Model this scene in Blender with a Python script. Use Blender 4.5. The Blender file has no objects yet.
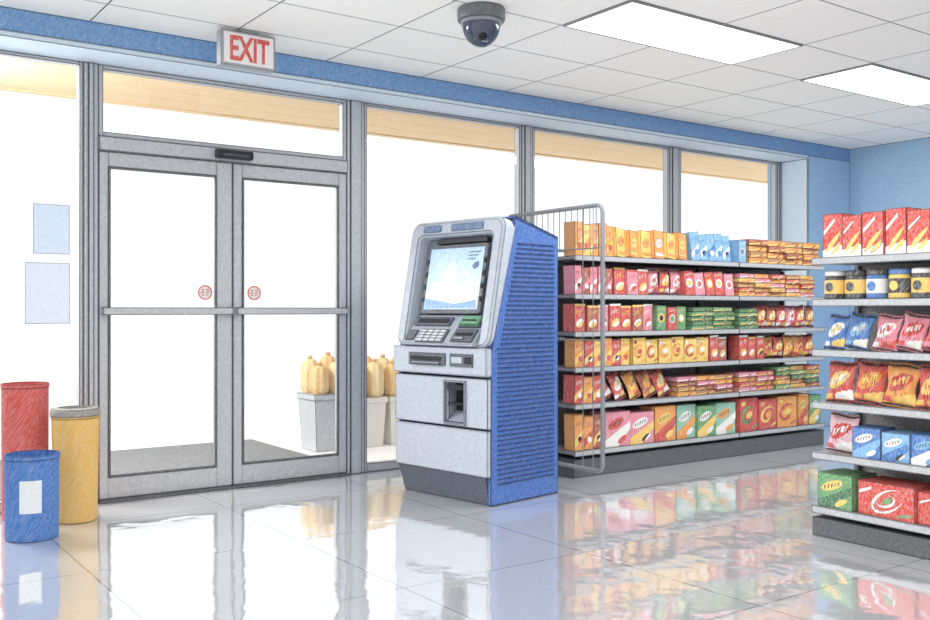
import bpy, bmesh, math, random
from mathutils import Vector, Matrix
random.seed(7)
S=bpy.context.scene
COL=S.collection
S.view_settings.view_transform='Standard'
S.view_settings.look='None'
S.view_settings.exposure=.14

# ------------------------------------------------------------ materials
def NN(nt,t,**k):
    n=nt.nodes.new(t)
    for a,b in k.items(): setattr(n,a,b)
    return n
def mth(nt,op,a,b=None,c=None):
    n=NN(nt,'ShaderNodeMath',operation=op)
    for i,v in enumerate((a,b,c)):
        if v is None: continue
        if isinstance(v,(int,float)): n.inputs[i].default_value=v
        else: nt.links.new(v,n.inputs[i])
    return n.outputs[0]
def mixc(nt,f,a,b,mode='MIX'):
    n=NN(nt,'ShaderNodeMix',data_type='RGBA',blend_type=mode)
    for s,v in ((0,f),(6,a),(7,b)):
        if isinstance(v,(int,float)): n.inputs[s].default_value=v
        elif isinstance(v,tuple): n.inputs[s].default_value=(*v,1) if len(v)==3 else v
        else: nt.links.new(v,n.inputs[s])
    return n.outputs[2]
def mrange(nt,v,a,b,c,d):
    n=NN(nt,'ShaderNodeMapRange'); nt.links.new(v,n.inputs[0])
    for i,x in enumerate((a,b,c,d)): n.inputs[i+1].default_value=x
    return n.outputs[0]
def lin(c): return tuple((x/255)/12.92 if x/255<=.04045 else ((x/255+.055)/1.055)**2.4 for x in c)
MATS={}
def pmat(name,rgb,rough=.6,metal=0.,streak=.2,grain=.14,edge=.96,er=.011,emis=0.,spec=.3,grid=None,line=(.02,.02,.024),sc=1.0):
    if name in MATS: return MATS[name]
    m=bpy.data.materials.new(name); m.use_nodes=True; nt=m.node_tree
    b=nt.nodes['Principled BSDF']; L=nt.links
    col=lin(rgb)
    geo=NN(nt,'ShaderNodeNewGeometry')
    mp=NN(nt,'ShaderNodeMapping',vector_type='TEXTURE'); mp.inputs['Rotation'].default_value=(0,-.95,-.55); mp.inputs['Scale'].default_value=(1/(9*sc),1/(120*sc),1/(120*sc))
    L.new(geo.outputs['Position'],mp.inputs[0])
    n1=NN(nt,'ShaderNodeTexNoise'); n1.inputs['Scale'].default_value=1; n1.inputs['Detail'].default_value=2
    L.new(mp.outputs[0],n1.inputs['Vector'])
    n2=NN(nt,'ShaderNodeTexNoise'); n2.inputs['Scale'].default_value=170*sc; n2.inputs['Detail'].default_value=1
    L.new(geo.outputs['Position'],n2.inputs['Vector'])
    f1=mrange(nt,n1.outputs[0],.40,.75,0,streak)
    c=mixc(nt,f1,col,(1,1,1))
    f2=mrange(nt,n2.outputs[0],.45,.72,0,grain)
    dark=tuple(x*.5 for x in col)
    c=mixc(nt,f2,c,dark)
    if grid:
        px,ox,py,oy,w,gc=grid
        sx=NN(nt,'ShaderNodeSeparateXYZ'); L.new(geo.outputs['Position'],sx.inputs[0])
        def ln(o,p,off):
            t=mth(nt,'FRACT',mth(nt,'ADD',mth(nt,'DIVIDE',mth(nt,'SUBTRACT',o,off),p),50.5))
            return mth(nt,'LESS_THAN',mth(nt,'ABSOLUTE',mth(nt,'SUBTRACT',t,.5)),w/p)
        g=mth(nt,'MAXIMUM',ln(sx.outputs[0],px,ox),ln(sx.outputs[1],py,oy))
        c=mixc(nt,g,c,lin(gc))
    if edge>0:
        bv=NN(nt,'ShaderNodeBevel'); bv.samples=6; bv.inputs[0].default_value=er
        dp=NN(nt,'ShaderNodeVectorMath',operation='DOT_PRODUCT')
        L.new(bv.outputs[0],dp.inputs[0]); L.new(geo.outputs['Normal'],dp.inputs[1])
        fe=mrange(nt,dp.outputs['Value'],.992,.94,0,edge)
        c=mixc(nt,fe,c,line)
    L.new(c,b.inputs['Base Color'])
    b.inputs['Roughness'].default_value=rough; b.inputs['Metallic'].default_value=metal
    b.inputs['Specular IOR Level'].default_value=spec
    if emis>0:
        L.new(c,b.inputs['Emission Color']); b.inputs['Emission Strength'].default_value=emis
    MATS[name]=m; return m

# ------------------------------------------------------------ mesh builder
class MB:
    def __init__(s,*mats): s.v=[];s.f=[];s.m=[];s.mats=list(mats);s.xf=None;s.sm=[]
    def av(s,pts):
        i=len(s.v)
        for p in pts:
            p=Vector(p)
            if s.xf is not None: p=s.xf@p
            s.v.append(p)
        return i
    def af(s,idx,mi=0,sm=False): s.f.append(tuple(idx)); s.m.append(mi); s.sm.append(sm)
    def box(s,x0,x1,y0,y1,z0,z1,mi=0):
        i=s.av([(x0,y0,z0),(x1,y0,z0),(x1,y1,z0),(x0,y1,z0),(x0,y0,z1),(x1,y0,z1),(x1,y1,z1),(x0,y1,z1)])
        for q in ((0,3,2,1),(4,5,6,7),(0,1,5,4),(1,2,6,5),(2,3,7,6),(3,0,4,7)): s.af([i+k for k in q],mi)
        return s
    def prism(s,pts,a,b,axis='x',mi=0):
        def P(p,t):
            return (t,p[0],p[1]) if axis=='x' else ((p[0],t,p[1]) if axis=='y' else (p[0],p[1],t))
        n=len(pts); i=s.av([P(p,a) for p in pts]+[P(p,b) for p in pts])
        s.af([i+k for k in range(n)][::-1],mi); s.af([i+n+k for k in range(n)],mi)
        for k in range(n): s.af((i+k,i+(k+1)%n,i+n+(k+1)%n,i+n+k),mi)
        return s
    def lathe(s,prof,cx=0,cy=0,n=32,mi=0,ribs=0,ra=0,closed=True):
        i=s.av([(cx+r*(1+ra*math.cos(ribs*2*math.pi*k/n))*math.cos(2*math.pi*k/n),cy+r*(1+ra*math.cos(ribs*2*math.pi*k/n))*math.sin(2*math.pi*k/n),z) for r,z in prof for k in range(n)])
        for j in range(len(prof)-1):
            mm=mi[j] if isinstance(mi,(list,tuple)) else mi
            for k in range(n): s.af((i+j*n+k,i+j*n+(k+1)%n,i+(j+1)*n+(k+1)%n,i+(j+1)*n+k),mm,True)
        m0=mi[0] if isinstance(mi,(list,tuple)) else mi; m1=mi[-1] if isinstance(mi,(list,tuple)) else mi
        if closed:
            s.af([i+k for k in range(n)][::-1],m0); e=i+(len(prof)-1)*n; s.af([e+k for k in range(n)],m1)
        return s
    def tube(s,pts,r,n=8,mi=0):
        pts=[Vector(p) for p in pts]; rings=[]
        for j,p in enumerate(pts):
            d=(pts[min(j+1,len(pts)-1)]-pts[max(j-1,0)]).normalized()
            a=Vector((1,0,0)) if abs(d.x)<.9 else Vector((0,0,1))
            u=d.cross(a).normalized(); w=d.cross(u)
            rings.append(s.av([p+r*(math.cos(2*math.pi*k/n)*u+math.sin(2*math.pi*k/n)*w) for k in range(n)]))
        for j in range(len(rings)-1):
            for k in range(n):
                s.af((rings[j]+k,rings[j]+(k+1)%n,rings[j+1]+(k+1)%n,rings[j+1]+k),mi,True)
        s.af([rings[0]+k for k in range(n)][::-1],mi); s.af([rings[-1]+k for k in range(n)],mi)
        return s
    def mesh(s,name):
        me=bpy.data.meshes.new(name); me.from_pydata([tuple(p) for p in s.v],[],s.f)
        for m in s.mats: me.materials.append(m)
        me.polygons.foreach_set('material_index',s.m); me.polygons.foreach_set('use_smooth',s.sm)
        bm=bmesh.new(); bm.from_mesh(me); bmesh.ops.recalc_face_normals(bm,faces=bm.faces); bm.to_mesh(me); bm.free()
        me.update()
        if any(s.sm): me.set_sharp_from_angle(angle=math.radians(40))
        return me
    def obj(s,name,parent=None,loc=(0,0,0),rz=0,bevel=0):
        o=bpy.data.objects.new(name,s.mesh(name)); COL.objects.link(o)
        if parent is not None: o.parent=parent
        o.location=loc; o.rotation_euler=(0,0,rz)
        if bevel:
            b=o.modifiers.new('bev','BEVEL'); b.width=bevel; b.segments=2; b.limit_method='ANGLE'; b.angle_limit=math.radians(50)
        return o
def empty(name,loc=(0,0,0),rz=0):
    e=bpy.data.objects.new(name,None); e.empty_display_size=.1; COL.objects.link(e); e.location=loc; e.rotation_euler=(0,0,rz); return e
def tag(o,label,cat=None,group=None,kind=None):
    o['label']=label
    if cat: o['category']=cat
    if group: o['group']=group
    if kind: o['kind']=kind
    return o
def struct(o,label=None):
    o['kind']='structure'
    if label: o['label']=label
    return o
def rrect(x0,x1,y0,y1,r,n=6):
    P=[]
    for cx,cy,a0 in ((x1-r,y1-r,0),(x0+r,y1-r,90),(x0+r,y0+r,180),(x1-r,y0+r,270)):
        for k in range(n+1):
            a=math.radians(a0+90*k/n); P.append((cx+r*math.cos(a),cy+r*math.sin(a)))
    return P

# ------------------------------------------------------------ materials list
M_frame=pmat('pencil_gray_aluminium',(188,190,194),rough=.5,streak=.28,grain=.14,er=.014)
M_framed=pmat('dark_aluminium',(106,108,112),rough=.5,streak=.2,er=.008)
M_blue=pmat('blue_wall_paint',(114,160,212),streak=.24,edge=.9,er=.016)
M_blue2=pmat('brighter_lit_blue_wall',(160,198,232),streak=.34,edge=.9,er=.016)  # same blue paint, lightened to stand for the stronger light there
M_lblue=pmat('light_blue_soffit_lit_jamb',(214,231,246),streak=.4,edge=.85,er=.014)  # light blue soffit; on the window jamb, light put into the colour
M_ceil=pmat('acoustic_ceiling_tile',(252,250,245),rough=.9,streak=.4,grain=.26,edge=0,grid=(.74,3.6,.56,3.55,.005,(130,132,136)),emis=.05)  # small emission added to whiten the tiles, which are no lamps
M_orange=pmat('tan_canopy_boards',(247,208,148),streak=.45,grain=.18,edge=0,sc=.6)
M_ground=pmat('pale_concrete',(252,252,252),rough=.9,streak=.1,grain=.03,edge=0)
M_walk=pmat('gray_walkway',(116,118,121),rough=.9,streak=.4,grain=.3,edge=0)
M_black=pmat('black_plastic',(48,50,54),rough=.35,streak=0,grain=0,edge=.3)
M_lite=pmat('light_diffuser',(255,255,255),streak=0,grain=0,edge=0,emis=1.6)
M_white=pmat('white_enamel',(238,238,236),streak=.1,grain=.05,edge=.7,er=.006)
M_red=pmat('exit_red',(222,84,72),streak=.25,edge=0)
M_pale=pmat('pale_store_wall',(240,240,238),streak=.2,edge=0)

def glass_mat():
    m=bpy.data.materials.new('clear_glass'); m.use_nodes=True; nt=m.node_tree; nt.nodes.clear()
    o=NN(nt,'ShaderNodeOutputMaterial'); t=NN(nt,'ShaderNodeBsdfTransparent'); g=NN(nt,'ShaderNodeBsdfGlossy'); g.inputs['Roughness'].default_value=.03
    t.inputs[0].default_value=(.98,.99,.995,1)
    mx=NN(nt,'ShaderNodeMixShader'); mx.inputs[0].default_value=.04
    nt.links.new(t.outputs[0],mx.inputs[1]); nt.links.new(g.outputs[0],mx.inputs[2]); nt.links.new(mx.outputs[0],o.inputs[0]); return m
M_glass=glass_mat()
def floor_mat():
    m=pmat('polished_floor_tile',(206,208,211),rough=.6,streak=.3,grain=.2,edge=0,grid=(1.0,.07,1.0,.35,.004,(140,144,148)))
    nt=m.node_tree; b=nt.nodes['Principled BSDF']; out=nt.nodes['Material Output']
    g=NN(nt,'ShaderNodeBsdfGlossy'); g.inputs['Roughness'].default_value=.055; g.inputs[0].default_value=(.97,.985,1,1)
    fr=NN(nt,'ShaderNodeLayerWeight'); fr.inputs[0].default_value=.5
    geo=NN(nt,'ShaderNodeNewGeometry')
    n=NN(nt,'ShaderNodeTexNoise'); n.inputs['Scale'].default_value=5; nt.links.new(geo.outputs['Position'],n.inputs['Vector'])
    bp=NN(nt,'ShaderNodeBump'); bp.inputs['Strength'].default_value=.06; bp.inputs['Distance'].default_value=.05
    nt.links.new(n.outputs[0],bp.inputs['Height']); nt.links.new(bp.outputs[0],g.inputs['Normal'])
    f=mrange(nt,fr.outputs['Facing'],.3,.95,.42,.68)
    mx=NN(nt,'ShaderNodeMixShader'); nt.links.new(f,mx.inputs[0]); nt.links.new(b.outputs[0],mx.inputs[1]); nt.links.new(g.outputs[0],mx.inputs[2])
    nt.links.new(mx.outputs[0],out.inputs[0]); return m
M_floor=floor_mat()

# ------------------------------------------------------------ room
H=2.78; YW=5.59; YG=5.91; XR=8.76
struct(MB(M_floor).box(-2.5,XR,-1.5,6.0,-.08,0).obj('floor'),'glossy pale tiled floor')
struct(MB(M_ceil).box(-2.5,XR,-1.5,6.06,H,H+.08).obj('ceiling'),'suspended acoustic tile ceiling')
w=MB(M_blue,M_lblue,M_blue2); w.box(-2.5,XR,YW,6.06,2.652,H,0).box(-2.5,8.057,YW-.006,6.0,2.62,2.652,1)
w.box(8.063,XR,YW,6.06,0,2.652,2).box(8.05,8.063,YW+.004,6.0,0,2.62,1)
w.box(-2.5,.2,YW,6.06,0,2.62,0)
struct(w.obj('wall_back'),'blue painted wall with window opening')
struct(MB(M_blue2).box(XR,XR+.1,-1.5,6.06,0,H).obj('wall_right'),'blue painted wall with brighter light put into its colour')
struct(MB(M_pale).box(-2.5,XR,-1.6,-1.5,0,H).obj('wall_front'),'pale store wall')
struct(MB(M_frame).box(XR-.02,XR-.001,-1.499,YW-.001,.001,.1).obj('baseboard_right'))

def post(n,x0,x1,z0=0.001,z1=2.619,y0=5.885,y1=5.97):
    b=MB(M_frame); b.box(x0,x1,y0,y1,z0,z1); b.box(x0+.028,x1-.028,y0-.01,y0,z0,z1)
    return struct(b.obj('trim_%d'%n),'gray aluminium window post')
post(1,1.415,1.50); post(2,3.17,3.311); post(3,4.736,4.848); post(4,6.44,6.57); post(5,7.99,8.049)
def window(n,x0,x1,z0,z1,fw=.035,zb=None):
    zb=zb or fw
    f=MB(M_frame); y0,y1=5.89,5.95
    f.box(x0,x0+fw,y0,y1,z0,z1).box(x1-fw,x1,y0,y1,z0,z1).box(x0+fw,x1-fw,y0,y1,z1-fw,z1).box(x0+fw,x1-fw,y0,y1,z0,z0+zb)
    o=struct(f.obj('window_%d'%n),'gray framed plate glass window')
    MB(M_glass).box(x0+fw,x1-fw,5.908,5.914,z0+zb,z1-fw).obj('glass',o)
    return o
window(1,.201,1.414,.001,2.619,.022,.06)
window(2,3.312,4.735,.001,2.619,.022,.06)
window(3,4.849,6.439,.001,2.619,.022,.06)
window(4,6.571,7.989,.001,2.619,.022,.06)
window(5,1.501,3.169,2.19,2.619,.028)
struct(MB(M_frame).box(1.501,3.169,5.87,5.97,2.105,2.189).obj('trim_6'),'gray door head frame')
struct(MB(M_framed).box(1.501,3.169,5.84,5.99,.001,.012).obj('trim_7'),'metal door threshold')
def door(n,x0,x1,sl,sr,hx):
    e=struct(empty('door_%d'%n,(0,0,0)),'glass door in gray aluminium frame')
    z0,z1=.016,2.10; y0,y1=5.885,5.94; zt=2.01; zb=.145
    f=MB(M_frame); f.box(x0,x0+sl,y0,y1,z0,z1).box(x1-sr,x1,y0,y1,z0,z1).box(x0+sl,x1-sr,y0,y1,zt,z1).box(x0+sl,x1-sr,y0,y1,z0,zb)
    f.obj('door_frame',e)
    a,b=x0+sl,x1-sr
    t=MB(M_framed); 
    for q in ((a,a+.012,zb,zt),(b-.012,b,zb,zt)): t.box(q[0],q[1],y0-.006,y0+.01,q[2],q[3])
    t.box(a+.012,b-.012,y0-.006,y0+.01,zb,zb+.012).box(a+.012,b-.012,y0-.006,y0+.01,zt-.012,zt)
    t.obj('glazing_bead',e)
    MB(M_glass).box(a,b,5.908,5.914,zb,zt).obj('glass',e)
    p=MB(M_frame); p.box(x0+.012,x1-.012,y0-.05,y0-.03,1.120,1.166)
    p.box(x0+.012,x0+.04,y0-.03,y0,1.12,1.168).box(x1-.04,x1-.012,y0-.03,y0,1.12,1.168)
    p.obj('push_bar',e)
    s=MB(M_red,M_white); R=.047; yz=y0+.018; zc=1.262
    N=32
    def ring(r0,r1,yy,mi,y2):
        i=s.av([(hx+r*math.cos(2*math.pi*k/N),yv,zc+r*math.sin(2*math.pi*k/N)) for (r,yv) in ((r0,yy),(r1,yy)) for k in range(N)])
        for k in range(N): s.af((i+k,i+(k+1)%N,i+N+(k+1)%N,i+N+k),mi)
    i=s.av([(hx+R*math.cos(2*math.pi*k/N),yz+.004,zc+R*math.sin(2*math.pi*k/N)) for k in range(N)]); s.af(range(i,i+N),1)
    ring(R-.008,R,yz,0,yz)
    for zz,ww in ((.016,.024),(.0,.028),(-.016,.02)):
        s.box(hx-ww,hx-.006,yz,yz+.003,zc+zz-.003,zc+zz+.002,0); s.box(hx+.006,hx+ww,yz,yz+.003,zc+zz-.001,zc+zz+.004,0)
    so=s.obj('sticker',e); so['label']='round red and white door sticker'
    return e
door(1,1.503,2.334,.055,.105,2.161)
door(2,2.340,3.167,.062,.062,2.493)

sn=empty('motion_sensor',(2.33,5.868,2.12)); tag(sn,'black automatic door motion sensor above the glass doors','sensor')
MB(M_black).prism([(.001,.0),(-.05,.0),(-.065,.02),(-.05,.055),(.001,.06)],-.12,.12,'x').obj('housing',sn,bevel=.006)
MB(pmat('sensor_lens',(80,84,90),rough=.2,edge=0,streak=0,grain=0)).box(-.085,.085,-.066,-.055,.014,.026).obj('lens',sn)

# exit sign
ex=empty('exit_sign',(2.175,5.23,2.557)); tag(ex,'white EXIT sign with red letters hanging from ceiling','sign')
M_sign=pmat('sign_housing_gray',(176,178,182),er=.010)
M_face=pmat('sign_face',(238,236,236),edge=0,emis=.08)
b=MB(M_sign); b.box(-.168,.168,-.0,.075,.0,.205); b.obj('housing',ex,bevel=.008)
MB(M_face).box(-.150,.150,-.006,.0,.016,.19).obj('sign_face',ex)
MB(M_sign).box(-.06,.06,.01,.05,.205,.2225).obj('ceiling_mount',ex)
tc=bpy.data.curves.new('t','FONT'); tc.body='EXIT'; tc.size=.17; tc.align_x='CENTER'; tc.extrude=.003; tc.offset=.003
to=bpy.data.objects.new('t',tc); COL.objects.link(to); dg=bpy.context.evaluated_depsgraph_get()
tm=bpy.data.meshes.new_from_object(to.evaluated_get(dg)); bpy.data.objects.remove(to)
tm.materials.clear(); tm.materials.append(M_red)
lt=bpy.data.objects.new('lettering',tm); COL.objects.link(lt); lt.parent=ex; lt.location=(0,-.009,.035); lt.rotation_euler=(math.pi/2,0,0); lt.scale=(.70,1.16,1)
lt['label']='red EXIT letters'
# security camera
sc=empty('security_camera',(3.05,4.14,H-.0005)); tag(sc,'black dome security camera on the ceiling','security camera')
M_dk=pmat('camera_housing_gray',(108,110,114),rough=.4,streak=.1,grain=.0,edge=.8)
MB(M_dk).lathe([(.125,0),(.13,-.008),(.13,-.06),(.124,-.07),(.105,-.072)][::-1],n=40).obj('housing',sc)
MB(pmat('camera_rim',(176,178,182),rough=.3,streak=0,grain=0,edge=.5)).lathe([(.112,-.070),(.113,-.084),(.100,-.088)][::-1],n=40).obj('rim',sc)
MB(pmat('dark_glass_dome',(58,68,88),rough=.12,edge=0,streak=0,grain=0,spec=.9)).lathe([(.104*math.cos(a),-.082-.125*math.sin(a)) for a in [math.pi/2*k/14*.999 for k in range(14,-1,-1)]],n=48).obj('dome',sc)
MB(pmat('lens_glass',(24,28,38),rough=.1,edge=0,streak=0,grain=0)).lathe([(.030*math.cos(a),.030*math.sin(a)) for a in [math.pi*(k/10-.5)*.99 for k in range(11)]],n=24).obj('lens',sc,(-.028,-.050,-.158))
# ceiling lights
for i,x0 in enumerate((3.6,5.82)):
    e=empty('ceiling_light',(x0+.74,3.83,H)); tag(e,'rectangular fluorescent ceiling light panel','ceiling light',group='recessed ceiling light panels')
    hx,hy=.735,.275
    f=MB(pmat('light_frame_gray',(170,172,176),edge=.5,er=.008)); t=.013
    f.box(-hx,hx,-hy,-hy+t,-.010,-.0005).box(-hx,hx,hy-t,hy,-.010,-.0005).box(-hx,-hx+t,-hy+t,hy-t,-.010,-.0005).box(hx-t,hx,-hy+t,hy-t,-.010,-.0005)
    f.obj('light_frame',e); MB(M_lite).box(-hx+t,hx-t,-hy+t,hy-t,-.008,-.0005).obj('diffuser',e)

# notices
M_pap=pmat('pale_blue_paper',(214,228,246),streak=.3,edge=.9,er=.009,emis=.1); M_pap2=pmat('pale_gray_paper',(222,232,244),streak=.3,edge=.9,er=.009,emis=.1)  # faint glow added to both sheets to brighten them
tag(MB(M_pap).box(0,.20,0,.003,0,.29).obj('paper_notice',None,(1.142,5.904,1.476)),'pale blue paper notice taped on the window','poster')
tag(MB(M_pap2).box(0,.245,0,.003,0,.355).obj('paper_notice',None,(1.099,5.904,1.07)),'larger pale gray paper notice on the window','poster')

# ------------------------------------------------------------ outside
struct(MB(M_ground).box(-30,60,6.06,60,-.1,-.02).obj('ground'),'pale ground outside')
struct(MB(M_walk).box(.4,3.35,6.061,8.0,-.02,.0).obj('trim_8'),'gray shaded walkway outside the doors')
c=MB(M_orange)
for k in range(5): c.box(-6,22,6.08+k*.29,6.08+k*.29+.283,2.76,2.80)
c.box(-6,22,7.53,7.60,2.75,2.98)
struct(c.obj('trim_9'),'tan board canopy outside')
M_bin=pmat('gray_bin_plastic',(200,203,205),streak=.4,er=.012); M_bin2=pmat('pale_bin_plastic',(243,236,222),streak=.35,er=.006)
M_sack=pmat('orange_sack',(244,200,126),streak=.4,edge=0); M_sack2=pmat('yellow_sack',(248,218,152),streak=.4,edge=0); M_tie=pmat('sack_seam',(176,124,66),edge=0)
def obin(x,y,mat,lab,w=.32,h=.47):
    e=empty('storage_bin',(x,y,-.02)); tag(e,lab,'bin')
    b=MB(mat); 
    a0,a1=w*.42,w*.5
    i=b.av([(-a0,-a0,0),(a0,-a0,0),(a0,a0,0),(-a0,a0,0),(-a1,-a1,h),(a1,-a1,h),(a1,a1,h),(-a1,a1,h)])
    for q in ((0,1,2,3),(4,5,6,7),(0,1,5,4),(1,2,6,5),(2,3,7,6),(3,0,4,7)): b.af([i+k for k in q])
    b.obj('bin_body',e)
    r=MB(mat); q=w*.5+.008
    r.box(-q,q,-q,q,h-.045,h+.004)
    r.obj('rim',e)
    return e
def sack(x,y,z,r,h,m,lab='orange',where='standing in a bin outside'):
    e=empty('produce_sack',(x,y,z)); tag(e,'plump rounded %s sack %s'%(lab,where),'sack',group='orange and yellow sacks outside')
    pr=[(r*.72,0),(r*.95,h*.08),(r*1.0,h*.25),(r*1.0,h*.55),(r*.95,h*.72),(r*.82,h*.85),(r*.55,h*.94),(r*.24,h*.965),(r*.18,h*.985),(r*.30,h*1.05)]
    MB(m).lathe(pr,n=64,ribs=8,ra=.05).obj('sack_body',e)
    s=MB(M_tie); s.lathe([(r*.22,h*.965),(r*.25,h*.98),(r*.21,h*.995)],n=24); s.obj('tie',e)
obin(3.66,7.2,M_bin,'pale gray plastic bin standing outside the window')
obin(4.02,7.2,M_bin2,'cream plastic bin standing outside the window',h=.42); obin(4.37,7.2,M_bin2,'cream plastic bin standing outside the window',h=.42)
for bx,bz in ((3.66,.456),(4.02,.406),(4.37,.406)):
    for k,(dx,dy,mm,ll) in enumerate(((-.084,-.08,M_sack,'orange'),(.084,-.08,M_sack2,'yellow'),(-.084,.09,M_sack2,'yellow'),(.084,.09,M_sack,'orange'))):
        sack(bx+dx,7.2+dy,bz,.080,(.69 if bz<.45 else .70)-bz+.025*(k%2)+.05*(k>1),mm,ll)

# ------------------------------------------------------------ bins in store
def sbin(x,y,r,h,mat,label,labelplate=False,lid=False,taper=.9):
    e=empty('trash_bin',(x,y,0)); tag(e,label,'trash bin')
    t=.008
    MB(mat).lathe([(r*taper*.97,0.001),(r*taper,.012),(r*.985,h-.022),(r*1.012,h-.022),(r*1.012,h),(r-t,h),(r-t,h-.03),(r*taper-t,.03),(.002,.03)],n=56).obj('bin_body',e)
    if labelplate:
        ang=math.atan2(-y,-x)-.05; m=MB(pmat('label_paper',(222,226,230),streak=.2,edge=.5,er=.005)); n=8; a0=.40; 
        P=[]
        for zz in (h*.34,h*.72):
            R=r*(taper+(.985-taper)*zz/h)+.003
            P+= [(R*math.cos(ang+a0*(2*k/n-1)),R*math.sin(ang+a0*(2*k/n-1)),zz) for k in range(n+1)]
        i=m.av(P)
        for k in range(n): m.af((i+k,i+k+1,i+n+2+k,i+n+1+k),0)
        o=m.obj('bin_label',e)
        o['label']='white blank label'
    if lid:
        m=MB(pmat('gray_lid',(146,142,134),streak=.2,grain=.05))
        m.lathe([(r*1.04,h-.012),(r*1.05,h+.012),(r*.98,h+.028),(r*.7,h+.034),(r*.66,h+.02),(.002,h+.018)],n=48); m.obj('lid',e)['label']='gray open-topped lid'
    return e
M_bb=pmat('blue_bin',(70,118,186),streak=.16,grain=.08,edge=.9,er=.011); M_rb=pmat('red_bin',(212,90,82),streak=.2,grain=.08,edge=.9,er=.011); M_yb=pmat('yellow_bin',(228,182,98),streak=.18,grain=.08,edge=.9,er=.011)
sbin(.998,5.185,.130,.425,M_bb,'blue plastic bin with white label',True,taper=.97)
sbin(1.275,5.475,.124,.585,M_yb,'yellow trash can with gray lid',False,True)
sbin(1.062,5.70,.122,.745,M_rb,'tall red plastic bin against the window',taper=.97)

# ------------------------------------------------------------ ATM
atm=empty('atm',(3.305,4.42,0),math.radians(9.5)); tag(atm,'silver and blue cash machine standing on glossy floor','cash machine')
M_sil=pmat('silver_plastic',(182,190,203),rough=.5,streak=.28,grain=.03,er=.014)
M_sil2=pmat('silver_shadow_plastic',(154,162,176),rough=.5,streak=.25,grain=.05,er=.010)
M_ab=pmat('atm_blue',(66,108,180),rough=.55,streak=.14,grain=.1,er=.014)
M_abd=pmat('atm_dark_blue',(34,58,112),rough=.6,streak=.1,edge=0)
M_dg=pmat('atm_dark_gray',(88,93,103),rough=.5,streak=.15,grain=.0,edge=.9,er=.006)
M_vd=pmat('atm_slot_gray',(46,48,54),rough=.5,streak=.0,grain=.0,edge=0)
M_ped=pmat('pedestal_gray',(80,86,100),rough=.5,streak=.08,grain=.0,er=.012)
M_key=pmat('key_gray',(210,214,220),edge=.6,er=.004)
M_grn=pmat('card_reader_green',(96,160,118),edge=.6,er=.004)
Wd=.825; ks=Wd/.78; t=math.radians(10.8)
def U(u): return Wd-u*ks
def cprof(z0): return [(.03,z0),(.64,z0),(.64,1.60),(.25,1.706),(.235,1.69),(.04,.92),(.03,.90)]
b=MB(M_ab); b.prism(cprof(.004),.004,.03,'y').prism(cprof(.17),Wd-.03,Wd-.004,'y')
b.prism([(.14,.18),(.63,.18),(.63,1.59),(.30,1.66)],.03,Wd-.03,'y')
b.prism([(.24,1.70),(.64,1.594),(.64,1.61),(.25,1.716)],.004,Wd-.004,'y')
b.obj('cabinet',atm)['label']='blue side cabinet'
lv=MB(M_abd,M_ab)
z=.12
while z<1.56:
    d0=.085 if z<.93 else .105+(z-.92)*.245
    d1=.600
    lv.prism([(d0,z),(d1,z),(d1,z+.008),(d0,z+.008)],-.0005,.004,'y',0)
    z+=.0285
lv.obj('ventilation_louvers',atm)['label']='dark blue horizontal louver slits'
pd=MB(M_ped); 
i=pd.av([(.045,.031,.001),(.60,.031,.001),(.60,Wd-.05,.001),(.045,Wd-.05,.001),(.012,.031,.17),(.60,.031,.17),(.60,Wd-.02,.17),(.012,Wd-.02,.17)])
for q in ((0,1,2,3),(4,5,6,7),(0,1,5,4),(1,2,6,5),(2,3,7,6),(3,0,4,7)): pd.af([i+k for k in q])
pd.obj('pedestal',atm)['label']='dark gray tapered pedestal'
MB(M_sil).box(0,.030,.004,Wd-.004,.17,.440).obj('lower_door',atm,bevel=.008)
dp=MB(M_sil); 
w0,w1=U(.60),U(.445)
dp.box(0,.03,.004,w0,.452,.745).box(0,.03,w1,Wd-.004,.452,.745).box(0,.03,w0,w1,.715,.745).box(0,.03,w0,w1,.452,.475)
dp.obj('dispenser_panel',atm)
cd=empty('cash_dispenser'); cd.parent=atm
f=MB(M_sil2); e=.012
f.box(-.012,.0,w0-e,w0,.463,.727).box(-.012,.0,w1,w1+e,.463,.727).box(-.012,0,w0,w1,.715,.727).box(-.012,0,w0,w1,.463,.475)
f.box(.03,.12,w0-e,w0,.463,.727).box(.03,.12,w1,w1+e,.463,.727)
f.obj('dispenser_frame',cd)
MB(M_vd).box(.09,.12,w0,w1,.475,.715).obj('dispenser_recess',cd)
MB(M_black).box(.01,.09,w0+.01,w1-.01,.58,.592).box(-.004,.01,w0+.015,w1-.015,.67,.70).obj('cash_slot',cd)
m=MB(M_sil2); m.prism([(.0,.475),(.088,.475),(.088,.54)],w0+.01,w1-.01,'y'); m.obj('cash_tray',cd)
rp=MB(M_sil); rp.box(-.016,.035,.0,Wd,.758,.925); rp.obj('receipt_panel',atm,bevel=.010)
m=MB(M_dg,M_black,M_sil2); m.box(-.024,-.014,U(.46),U(.15),.812,.888,0).box(-.028,-.022,U(.43),U(.17),.843,.864,1).prism([(-.022,.815),(-.047,.822),(-.022,.835)],U(.42),U(.18),'y',2)
m.obj('receipt_slot',atm)
m=MB(M_dg,pmat('lcd_gray',(186,192,200),edge=0),M_black); m.box(-.024,-.014,U(.68),U(.50),.812,.888,0).box(-.028,-.022,U(.60),U(.515),.832,.87,1).box(-.028,-.022,U(.67),U(.62),.832,.87,2)
m.obj('status_display',atm)
Uv=Vector((0,-ks,0)); V=Vector((math.sin(t),0,math.cos(t))); N=Vector((-math.cos(t),0,math.sin(t))); O=Vector((0,Wd,.928))
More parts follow.
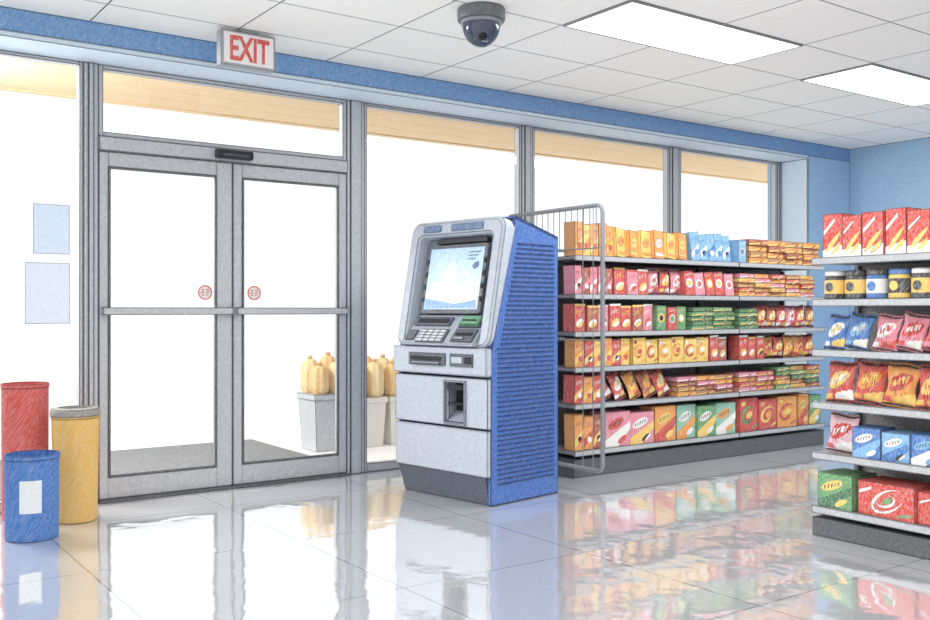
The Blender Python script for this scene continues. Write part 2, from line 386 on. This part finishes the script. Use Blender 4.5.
def basis(o,u,v,n):
    M=Matrix.Identity(4)
    for r in range(3): M[r][0]=u[r]; M[r][1]=v[r]; M[r][2]=n[r]; M[r][3]=o[r]
    return M
F=basis(O,Uv,V,N)
Hf=.80; Wf=.78
fr=MB(M_sil); fr.xf=F
outer=rrect(0,Wf,0,Hf,.07); inner=rrect(.085,Wf-.085,.025,Hf-.10,.035); k=len(outer)
def nb(v): return -(.035+.07*v/Hf)
bvl=rrect(.016,Wf-.016,.014,Hf-.016,.06); ibv=rrect(.073,Wf-.073,.015,Hf-.088,.04)
loops=[[(x,y,nb(y)) for x,y in outer],[(x,y,-.014) for x,y in outer],[(x,y,0) for x,y in bvl],[(x,y,0) for x,y in ibv],[(x,y,-.02) for x,y in inner],[(x,y,-.12) for x,y in inner]]
ids=[fr.av(l) for l in loops]
for a in range(5):
    for j in range(k): fr.af((ids[a]+j,ids[a]+(j+1)%k,ids[a+1]+(j+1)%k,ids[a+1]+j))
for j in range(k): fr.af((ids[0]+j,ids[0]+(j+1)%k,ids[5]+(j+1)%k,ids[5]+j))
fr.obj('fascia_frame',atm)['label']='silver rounded fascia surround'
vs=MB(pmat('visor_blue_gray',(104,128,164),edge=.5)); vs.xf=F
vs.prism(rrect(.12,.27,Hf-.075,Hf-.03,.01),-.002,.008,'z').prism(rrect(.36,.62,Hf-.075,Hf-.03,.01),-.002,.008,'z'); vs.obj('visor_badge',atm)['label']='blue gray plain badge plates'
bp=MB(pmat('recess_gray',(126,134,148),streak=.2,grain=.03)); bp.xf=F; bp.box(.08,.70,.15,.705,-.13,-.085); bp.obj('recess_panel',atm)
sb=MB(M_dg,M_dg); sb.xf=F; sb.prism(rrect(.130,.630,.215,.655,.02),-.085,-.055,'z'); sb.obj('screen_bezel',atm)
scn=empty('screen'); scn.parent=atm
M_scb=pmat('screen_blue',(160,192,226),streak=.3,edge=0,emis=.16,rough=.3); M_scw=pmat('screen_white',(240,243,247),streak=0,grain=.1,edge=0,emis=.24,rough=.3); M_scd=pmat('screen_mark_gray',(110,128,160),edge=0); M_scm=pmat('screen_mid_blue',(136,172,214),streak=.3,edge=0,emis=.14); M_scg=pmat('screen_shade',(204,214,228),streak=.3,edge=0,emis=.16)
m=MB(M_scb,M_scw,M_scd,M_scm,M_scg); m.xf=F
m.box(.155,.605,.24,.63,-.055,-.052,0)
m.prism([(.165,.36),(.22,.42),(.26,.40),(.37,.56),(.43,.47),(.47,.50),(.56,.40),(.59,.42),(.59,.27),(.165,.27)],-.052,-.050,'z',1)
m.prism([(.165,.25),(.59,.25),(.59,.30),(.42,.275),(.165,.31)],-.050,-.049,'z',3)
m.prism([(.37,.56),(.43,.47),(.47,.50),(.50,.42),(.43,.36),(.40,.44)],-.050,-.049,'z',4)
for q in range(3): m.box(.48,.58-.02*q,.597-.022*q,.604-.022*q,-.052,-.0495,2)
m.prism([(.52,.51),(.545,.49),(.575,.51),(.57,.54),(.54,.53)],-.050,-.049,'z',2)
m.obj('screen_picture',scn)['label']='lit blue and white screen picture'
for q in range(4):
    for (ua,ub) in ((.134,.150),(.610,.626)):
        dl=MB(M_vd); dl.xf=F; dl.box(ua,ub,.29+.08*q,.32+.08*q,-.055,-.047); dl.obj('screen_button',atm)
hd=MB(M_vd); hd.xf=F; hd.box(.20,.62,.662,.69,-.085,-.045); hd.obj('camera_bar',atm)
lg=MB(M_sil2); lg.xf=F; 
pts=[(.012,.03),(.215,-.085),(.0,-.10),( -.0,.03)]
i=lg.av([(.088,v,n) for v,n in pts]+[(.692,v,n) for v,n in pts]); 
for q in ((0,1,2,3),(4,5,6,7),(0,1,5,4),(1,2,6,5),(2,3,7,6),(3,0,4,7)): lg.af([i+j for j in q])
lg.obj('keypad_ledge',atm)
dv=Vector((.203,-.115)); Ld=dv.length; dv/=Ld
V2=V*dv[0]+N*dv[1]; N2=(Uv/ks).cross(V2); O2=O+V*.012+N*.03
F2=basis(O2,Uv,V2,N2)
kp=empty('keypad'); kp.parent=atm
m=MB(M_dg); m.xf=F2; m.box(.21,.44,.006,.108,0,.008); m.obj('keypad_plate',kp)
for r in range(4):
    for c_ in range(4):
        m=MB(M_key); m.xf=F2; u0=.220+c_*.054; v0=.012+r*.023; m.box(u0,u0+.043,v0,v0+.016,.008,.015); m.obj('key',kp)
m=MB(M_dg,M_vd); m.xf=F2; m.box(.12,.42,.135,.20,0,.012,0).box(.14,.40,.155,.184,.012,.016,1); m.obj('envelope_slot',atm)
m=MB(M_dg,M_grn,M_vd,M_sil); m.xf=F2; m.box(.50,.67,.125,.205,0,.012,0).box(.515,.66,.135,.197,.012,.03,1).box(.53,.64,.158,.168,.03,.033,2)
m.obj('card_reader',atm)['label']='green lit card reader'
m=MB(M_dg,M_vd,M_sil2); m.xf=F2; m.box(.50,.67,.015,.110,0,.012,0).box(.52,.65,.060,.078,.012,.018,1).box(.52,.60,.026,.046,.012,.018,2); m.obj('coin_slot',atm)
m=MB(M_dg); m.xf=F2; m.box(.11,.18,.02,.10,0,.010); m.obj('side_button_plate',atm)
m=MB(M_vd); m.xf=F; m.box(.645,.685,.30,.44,-.085,-.07); m.obj('side_slot',atm)

# ------------------------------------------------------------ shelving
M_shelf=pmat('shelf_gray',(182,184,187),streak=.25,er=.011)
M_back=pmat('shelf_back',(150,146,142),streak=.25,grain=.25,edge=.4)
M_under=pmat('shelf_underside_shade',(130,130,132),streak=.2,edge=.6)  # boards darker than their lips, underside shade put into the colour
M_kick=pmat('kick_gray',(94,95,98),streak=.06,grain=.0,er=.010)
M_wire=pmat('chrome_wire',(146,148,152),rough=.35,streak=.0,grain=0,edge=0)
def shelving(name,loc,rz,sections,D,decks,label,side=True):
    e=empty(name,loc,rz); tag(e,label,'store shelf')
    L=sections[-1]
    k=MB(M_kick); k.box(0.0,L,.0,D,0.001,decks[-1]-.055)
    k.obj('base',e)
    MB(M_back).box(0,L,D-.02,D,decks[-1]-.055,decks[0]+.0).obj('back_panel',e)
    x0=0
    for s in sections:
        for zd in decks:
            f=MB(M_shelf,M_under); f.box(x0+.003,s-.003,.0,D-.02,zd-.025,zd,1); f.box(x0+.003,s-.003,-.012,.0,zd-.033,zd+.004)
            f.obj('shelf',e)
        x0=s
    xs=[0]+sections
    for x in xs:
        u=MB(M_framed); xx=min(max(x,.012),L-.012); u.box(xx-.012,xx+.012,D-.05,D-.0205,decks[-1],decks[0]-.03); u.obj('upright',e)
    return e
ZA=[1.522,1.257,.998,.753,.500,.180]
gA=shelving('store_shelving',(4.36,4.855,0),0,[1.73,2.86],.44,ZA,'long gray store shelving filled with snacks')
w=MB(M_wire); X=-.03; y0=-.315; y1=.66; zt=1.84; zb=.09; r=.05
pts=[(X,y1,zb),(X,y0+r,zb)]+[(X,y0+r-r*math.sin(a),zb+r-r*math.cos(a)) for a in [math.pi/2*q/6 for q in range(1,7)]]+[(X,y0,zt-r)]+[(X,y0+r-r*math.cos(a),zt-r+r*math.sin(a)) for a in [math.pi/2*q/6 for q in range(1,7)]]+[(X,y1,zt)]
w.tube(pts,.015,10); w.tube([(X,y1,zb),(X,y1,zt)],.008,8)
n=16
for q in range(1,n): 
    yy=y0+(y1-y0)*q/n; w.tube([(X,yy,1.56),(X,yy,zt)],.0034,6)
for yy in (y0+.19,y0+.09): w.tube([(X,yy,zb),(X,yy,zt)],.003,6)
w.tube([(X,y0,1.56),(X,y1,1.56)],.005,6)
w.tube([(X,y0,.95),(X,y1,.95)],.004,6)
wo=w.obj('wire_end_panel',gA); wo['label']='chrome wire grid end panel'
br=MB(M_wire); br.box(X,.012,.1,.13,.94,.96); br.obj('bracket',gA)
br=MB(M_wire); br.box(X,.012,.1,.13,1.55,1.57); br.obj('bracket',gA)

ZB=[1.412,1.202,.947,.680,.424,.150]
gB=shelving('store_shelving',(4.27,2.935,0),-math.pi/2,[1.0],.42,ZB,'gray store shelving with chips and boxes')

# ---- products
C={'or':(238,160,76),'ye':(246,206,106),'re':(212,80,68),'br':(180,94,68),'pk':(230,142,158),'lb':(126,180,220),'bl':(76,126,192),'gr':(106,162,104),'mi':(150,198,174),'wh':(246,242,236),'dk':(76,74,76),'lp':(242,196,202),'bn':(192,140,90),'dg':(70,120,80)}
NMS={'or':'orange','ye':'yellow','re':'red','br':'brick','pk':'pink','lb':'light_blue','bl':'blue','gr':'green','mi':'mint','wh':'white','dk':'charcoal','lp':'pale_pink','bn':'brown','dg':'deep_green'}
def PC(k): return pmat('pack_'+NMS[k],C[k],rough=.6,streak=.28,grain=.16,edge=.95,er=.009,line=(.045,.024,.024))
CN={k:v.replace('_',' ') for k,v in NMS.items()}; CN['br']='brick red'
cache={}
def flat(m,pts,y,mi): 
    i=m.av([(x,y,z) for x,z in pts]); m.af(range(i,i+len(pts)),mi)
def ell(cx,cz,a,b,rot=0,n=18): return [(cx+a*math.cos(q)*math.cos(rot)-b*math.sin(q)*math.sin(rot),cz+a*math.cos(q)*math.sin(rot)+b*math.sin(q)*math.cos(rot)) for q in [2*math.pi*k/n for k in range(n)]]
def squig(m,cx,cz,w,h,y,mi,n=4,rot=.15):
    for k in range(n):
        x=cx-w/2+w*(k+.5)/n; s=w/n*.32; zc=cz+rot*(x-cx)
        flat(m,[(x-s,zc-h/2),(x-s*.2,zc-h/2),(x+s,zc+h/2),(x+s*.2,zc+h/2)],y,mi)
        if k%2==0: flat(m,[(x-s,zc-h*.1),(x+s,zc+h*.05),(x+s,zc+h*.25),(x-s,zc+h*.1)],y,mi)
def arc(m,cx,cz,a,b,t0,t1,w,y,mi,rot=0,n=14):
    for k in range(n):
        q0=t0+(t1-t0)*k/n; q1=t0+(t1-t0)*(k+1)/n
        def P(q,s):
            tw=w*math.sin(math.pi*min(max((q-t0)/(t1-t0),.04),.96)); x=(a+s*tw)*math.cos(q); z=(b+s*tw)*math.sin(q)
            return (cx+x*math.cos(rot)-z*math.sin(rot),cz+x*math.sin(rot)+z*math.cos(rot))
        flat(m,[P(q0,-.5),P(q0,.5),P(q1,.5),P(q1,-.5)],y,mi)
def carton(w,d,h,a,b,c,st):
    key=('c',w,d,h,a,b,c,st)
    if key in cache: return cache[key]
    m=MB(PC(a),PC(b),PC(c),PC('dk')); m.box(-w/2,w/2,0,d,0,h,0); y=-.0012
    if st==0:
        flat(m,ell(0,h*.55,w*.38,h*.17,.45),y,1); squig(m,0,h*.55,w*.55,h*.12,y-.001,2)
        flat(m,[(-w*.4,h*.1),(w*.4,h*.1),(w*.4,h*.2),(-w*.4,h*.2)],y,1)
    elif st==1:
        flat(m,[(-w/2,h*.05),(w/2,h*.45),(w/2,h*.62),(-w/2,h*.3)],y,1); squig(m,0,h*.75,w*.7,h*.12,y,2); flat(m,ell(w*.1,h*.3,w*.22,h*.1,.5),y-.001,2)
    elif st==2:
        flat(m,ell(0,h*.5,w*.33,min(w*.33,h*.3)),y,1); flat(m,ell(0,h*.5,w*.2,min(w*.2,h*.18)),y-.001,2); squig(m,0,h*.85,w*.7,h*.08,y,1)
    elif st==3:
        flat(m,[(-w/2,0),(w/2,0),(w/2,h*.30),(-w/2,h*.18)],y,1)
        flat(m,[(-w*.4,h*.1),(-w*.1,h*.2),(w*.25,h*.42),(w*.45,h*.62),(w*.2,h*.52),(-w*.15,h*.34)],y-.001,2)
        flat(m,[(-w*.1,h*.06),(w*.35,h*.2),(w*.4,h*.36),(w*.1,h*.24)],y-.0015,2)
        flat(m,[(-w*.45,h*.62),(w*.1,h*.9),(w*.1,h*.82),(-w*.45,h*.52)],y,1)
    elif st==4:
        flat(m,[(-w/2,h*.0),(w*.0,h*.0),(w*.5,h*.5),(w*.5,h*.7),(-w/2,h*.2)],y,1); flat(m,ell(-w*.08,h*.66,w*.33,h*.13,.35),y-.001,2); squig(m,-w*.08,h*.66,w*.5,h*.13,y-.0018,3,5,.3)
        flat(m,ell(w*.18,h*.2,w*.2,h*.08,.5),y-.001,2)
    elif st==5:
        arc(m,0,h*.5,w*.36,h*.22,.3,5.2,h*.13,y,1,.35); flat(m,ell(w*.02,h*.5,w*.18,h*.10,.35),y-.001,2)
        arc(m,-w*.05,h*.42,w*.2,h*.12,3.4,6.0,h*.08,y-.0012,1,.5)
        flat(m,ell(-w*.30,h*.84,w*.12,h*.07,.2),y,2); flat(m,[(w*.2,h*.08),(w*.46,h*.16),(w*.46,h*.24),(w*.2,h*.14)],y,1)
    elif st==7:
        arc(m,w*.04,h*.5,w*.30,h*.28,.6,5.6,h*.10,y,1,.5); arc(m,0,h*.5,w*.16,h*.16,2.6,7.4,h*.08,y-.001,1,.3)
        flat(m,ell(w*.03,h*.5,w*.09,h*.08,.4),y-.0012,2); flat(m,[(-w*.47,h*.72),(-w*.25,h*.86),(-w*.25,h*.78),(-w*.47,h*.62)],y,1); flat(m,[(w*.2,h*.08),(w*.46,h*.16),(w*.46,h*.24),(w*.2,h*.14)],y,2)
    elif st==6:
        flat(m,ell(w*.0,h*.32,w*.38,h*.13,.5),y,2); flat(m,ell(w*.06,h*.26,w*.30,h*.08,.5),y-.001,1)
        squig(m,-w*.04,h*.72,w*.7,h*.16,y,1,5,.25); flat(m,[(-w/2,h*.92),(w/2,h*.92),(w/2,h),(-w/2,h)],y,1)
    cache[key]=m.mesh('carton'); return cache[key]
def bag(w,h,a,b,c,th,var=0):
    key=('b',w,h,a,b,c,th,var)
    if key in cache: return cache[key]
    m=MB(PC(a),PC(b),PC(c),PC('dk')); nx,nz=22,26
    for side in (-1,1):
        P=[]
        for j in range(nz+1):
            v=j/nz
            for i in range(nx+1):
                u=i/nx
                vv=min(max((v-.08)/.84,0),1)
                bl=(math.sin(math.pi*vv)**.62)*(max(0,math.sin(math.pi*u))**.8)
                wr=.13*math.sin(u*13+v*21+var*2.1)*math.sin(v*9+var)+.10*math.sin(u*31-v*6+var)
                pinch=math.sin(math.pi*vv)
                x=(u-.5)*w*(1-.15*pinch+.04*math.sin(v*11+var*3)); y=side*bl*th*(1+wr*1.2)
                z=v*h+.016*h*math.sin(u*7+var*2)*(v>.8)
                if j in(0,nz) : z+=.004*((i%2)*2-1)
                P.append((x,y+th*1.15+.002,max(z,0)))
        i0=m.av(P)
        for j in range(nz):
            for i in range(nx):
                u=(i+.5)/nx; v=(j+.5)/nz; mi=0
                if side<0:
                    du=(u-.5)/.36; dv=(v-.56-.3*(u-.5))/.19
                    if du*du+dv*dv<1: mi=1
                    if abs(v-.57-.3*(u-.5))<.07 and .24<u<.76 and i%3!=0: mi=2
                    if .12<v<.14+.22*u and u>.4: mi=2
                    if .10<v<.25 and u<.3: mi=1
                if abs(v-.93)<.014 or abs(v-.07)<.014: mi=3
                q=(i0+j*(nx+1)+i,i0+j*(nx+1)+i+1,i0+(j+1)*(nx+1)+i+1,i0+(j+1)*(nx+1)+i)
                m.af(q if side<0 else q[::-1],mi,True)
    cache[key]=m.mesh('snack_bag'); return cache[key]
def jar(r,h,a,b,c):
    key=('j',r,h,a,b,c)
    if key in cache: return cache[key]
    m=MB(PC(a),PC(b),PC(c)); m.lathe([(r*.9,0),(r,.006),(r,h*.2),(r*1.01,h*.2),(r*1.01,h*.68),(r,h*.68),(r*.93,h*.8),(r*.93,h*.82),(r*.97,h*.82),(r*.97,h*.97),(r*.9,h)],cy=r,n=28,mi=[0,0,0,1,1,0,0,2,2,2])
    flat(m,ell(0,h*.44,r*.4,h*.16),-r*.02-.004,0)
    cache[key]=m.mesh('jar'); return cache[key]
def place(g,kind,mesh,x,y,z,label,cat,group,tilt=0,rz=0,ry=0):
    o=bpy.data.objects.new(kind,mesh); COL.objects.link(o)
    R=g.rotation_euler.z; M=Matrix.Translation(g.location)@Matrix.Rotation(R,4,'Z')@Matrix.Translation((x,y,z))@Matrix.Rotation(rz,4,'Z')@Matrix.Rotation(ry,4,'Y')@Matrix.Rotation(tilt,4,'X')
    o.matrix_world=M
    tag(o,label,cat,group); return o
rowname=['top shelf','second shelf','third shelf','fourth shelf','fifth shelf','bottom shelf']
def seg(g,row,zs,x0,x1,kind,w,h,cols,st=0,tilt=0,rz=0,n=3,d=.11,y=.008,ry=0,th=None):
    z=zs[row]+.0006; x=x0; i=0
    gname='%s on the %s'%({'c':'cartons','b':'snack bags','s':'flat packs','j':'jars'}[kind],rowname[row]+(' by the windows' if g is gA else ' of the side rack'))
    while x+w<=x1+.001:
        a,b,c=cols[i%len(cols)]; cx=x+w/2
        if kind=='c':
            hh=round(h*(1-.035*((i*2)%3)),4); ww=w-.003; rj=ry+(random.uniform(-.03,.03) if w<.2 and g is gA else 0)
            place(g,'snack_carton',carton(ww,d,hh,a,b,c,st),cx,y+random.uniform(0,.014)+abs(math.sin(rz))*w/2,z+abs(math.sin(rj))*ww/2,'%s snack carton with %s print on metal shelf'%(CN[a],CN[b]),'box',gname,tilt=-tilt,rz=rz+random.uniform(-.08,.08),ry=rj)
        elif kind=='b':
            t_=th or w*.26
            sg=(-1,1,.6,-.4)[i%4]; ryy=ry+.06*sg
            place(g,'snack_bag',bag(w*1.06,h,a,b,c,round(t_,3),i%3),cx,y+.004,z+abs(math.sin(ryy))*w*.5+.001,'%s foil snack bag with %s print on metal shelf'%(CN[a],CN[b]),'snack bag',gname,tilt=-tilt,rz=rz+.08*sg,ry=ryy)
        elif kind=='j':
            place(g,'food_jar',jar(w/2-.004,h,a,b,c),cx,y,z,'%s jar with %s label'%(CN[a],CN[b]),'jar',gname)
        elif kind=='s':
            for k in range(n):
                a,b,c=cols[(i+k)%len(cols)]
                place(g,'snack_pack',carton(w-.012,.16,h,a,b,c,1),cx+.004*((k*5+i)%3-1),y+.006*((k*7+i)%3),z+k*(h+.0008),'flat %s snack pack stacked on metal shelf'%CN[a],'box',gname,rz=((k*5+i*3)%3-1)*.05)
        x+=w; i+=1
O=('or','ye','re'); Y=('ye','or','re'); Rr=('re','ye','wh'); Rw=('re','wh','ye'); P=('pk','wh','re'); B=('br','ye','wh'); LB=('lb','wh','bl'); G=('gr','ye','wh'); MI=('mi','wh','or'); BN=('bn','ye','re'); DGr=('dg','gr','ye'); BLu=('bl','wh','ye'); LP=('lp','re','wh')
a=gA
seg(a,0,ZA,.02,.40,'c',.075,.235,[O,Y,O,O],1); seg(a,0,ZA,.42,1.20,'c',.128,.21,[Y,O,Y,('or','wh','re')],0,tilt=.10,rz=.2,ry=.09)
seg(a,0,ZA,1.22,1.68,'c',.09,.22,[LB,LB,('lb','bl','wh')],1,tilt=.08,rz=-.15,ry=-.07); seg(a,0,ZA,1.74,1.86,'c',.11,.18,[LB],2)
seg(a,0,ZA,1.88,2.82,'s',.235,.048,[O,BN,O,('br','ye','or')],n=4)
seg(a,1,ZA,.02,.38,'c',.072,.2,[P,('br','pk','wh'),P],1); seg(a,1,ZA,.40,.76,'c',.118,.195,[Rr,('pk','re','wh'),Rw],6,tilt=.05); seg(a,1,ZA,.77,1.13,'b',.12,.2,[P,Rr],tilt=.1)
seg(a,1,ZA,1.14,1.70,'c',.112,.19,[Rw,P,Rr],2,tilt=.1,ry=-.05); seg(a,1,ZA,1.75,2.82,'s',.2,.036,[O,Rr,BN,Y,P],n=5)
seg(a,2,ZA,.02,.80,'c',.11,.195,[Rr,B,P,Rw],6); seg(a,2,ZA,.82,1.16,'c',.11,.185,[G,('re','wh','gr'),G],2)
seg(a,2,ZA,1.20,1.72,'s',.25,.034,[G,DGr,G],n=5); seg(a,2,ZA,1.75,2.0,'s',.24,.032,[DGr,G],n=5); seg(a,2,ZA,2.02,2.82,'b',.13,.19,[Rr,B,Rw,P],tilt=.08)
seg(a,3,ZA,.02,.56,'c',.088,.2,[O,('re','ye','wh'),Y],1); seg(a,3,ZA,.58,1.40,'c',.135,.195,[Y,('ye','re','wh'),('ye','or','wh')],5)
seg(a,3,ZA,1.41,1.72,'c',.105,.2,[('re','wh','ye'),('br','wh','ye'),('re','ye','wh')],6,ry=-.05); seg(a,3,ZA,1.76,2.08,'c',.105,.195,[Rw,Rr],6); seg(a,3,ZA,2.1,2.82,'b',.14,.19,[('or','re','ye'),Rr,O],tilt=.1)
seg(a,4,ZA,.02,.28,'c',.085,.2,[Rr,O],1); seg(a,4,ZA,.28,1.04,'b',.15,.215,[Rr,('re','wh','ye'),O,('br','or','ye')],tilt=.3,rz=.2,ry=-.28,th=.03)
seg(a,4,ZA,1.04,1.70,'s',.215,.036,[O,BN,('br','ye','wh'),P],n=4); seg(a,4,ZA,1.75,2.2,'s',.22,.038,[P,Rr,O],n=4); seg(a,4,ZA,2.22,2.82,'s',.2,.036,[G,Y,Rr,DGr],n=5)
seg(a,5,ZA,.02,.29,'c',.09,.25,[O,('or','re','wh'),('br','ye','wh')],1); seg(a,5,ZA,.31,.79,'c',.24,.25,[P,('pk','ye','wh')],4,d=.16)
seg(a,5,ZA,.80,1.03,'c',.23,.26,[('or','re','ye')],4,d=.16); seg(a,5,ZA,1.04,1.72,'c',.225,.255,[('mi','or','wh'),('gr','ye','wh'),MI],4,d=.16)
seg(a,5,ZA,1.76,2.5,'c',.245,.265,[('re','gr','ye'),('re','ye','or'),('or','re','ye')],5,d=.16); seg(a,5,ZA,2.51,2.84,'c',.16,.265,[('or','re','ye'),('gr','ye','wh')],4,d=.16)
b=gB
seg(b,0,ZB,.045,.85,'c',.112,.222,[('re','wh','ye')],3,d=.13)
seg(b,1,ZB,.03,.9,'j',.115,.145,[('dk','ye','wh'),('dk','ye','dk'),('bl','wh','dk'),('ye','dk','bl')],y=.015)
seg(b,2,ZB,.03,.27,'b',.12,.185,[BLu,('bl','lb','wh')],tilt=.2,ry=.12); seg(b,2,ZB,.29,.9,'b',.13,.185,[P,('pk','re','wh'),('re','pk','wh')],tilt=.2,ry=.15)
seg(b,3,ZB,.03,.9,'b',.16,.215,[('re','ye','wh'),('re','or','ye'),('or','re','ye'),('re','ye','or')],tilt=.15,ry=.05)
seg(b,4,ZB,.03,.20,'b',.17,.205,[('lp','re','wh')],tilt=.12,ry=.1); seg(b,4,ZB,.22,.9,'c',.145,.15,[('bl','lb','wh'),('lb','bl','wh'),('bl','wh','lb')],4,d=.15)
seg(b,5,ZB,.02,.22,'c',.20,.175,[('gr','dg','ye')],4,d=.2); seg(b,5,ZB,.24,.9,'c',.30,.165,[('re','wh','gr')],7,d=.2)

# ------------------------------------------------------------ light
wd=bpy.data.worlds.new('World'); S.world=wd; wd.use_nodes=True
wd.node_tree.nodes['Background'].inputs[0].default_value=(1,.998,.99,1); wd.node_tree.nodes['Background'].inputs[1].default_value=1.12
def area(loc,rot,sx,sy,e,n='ceiling_and_fill_lamp'):
    l=bpy.data.lights.new(n,'AREA'); l.shape='RECTANGLE'; l.size=sx; l.size_y=sy; l.energy=e
    o=bpy.data.objects.new(n,l); COL.objects.link(o); o.location=loc; o.rotation_euler=rot
area((4.34,3.83,2.75),(0,0,0),1.3,.45,26)
area((6.56,3.83,2.75),(0,0,0),1.3,.45,30)
area((1.2,1.6,2.74),(0,0,0),1.4,.5,52)  # unseen light added overhead as fill, without a fixture
area((3.4,1.6,2.74),(0,0,0),1.4,.5,24)  # second added fill light, also out of view
l=Vector((3.6,-2.6,-2.2))
area((.3,6.75,2.55),l.to_track_quat('-Z','Y').to_euler(),1.0,.6,120,'added_shadow_light')  # unseen light added outside to throw the cash machine's shadow to the right

cam=bpy.data.cameras.new('camera'); cam.sensor_width=36; cam.lens=36*950/930; cam.clip_end=200
co=bpy.data.objects.new('camera',cam); COL.objects.link(co); co.location=(0,0,1.15); co.rotation_euler=(math.pi/2,0,math.radians(-35.4))
S.camera=co
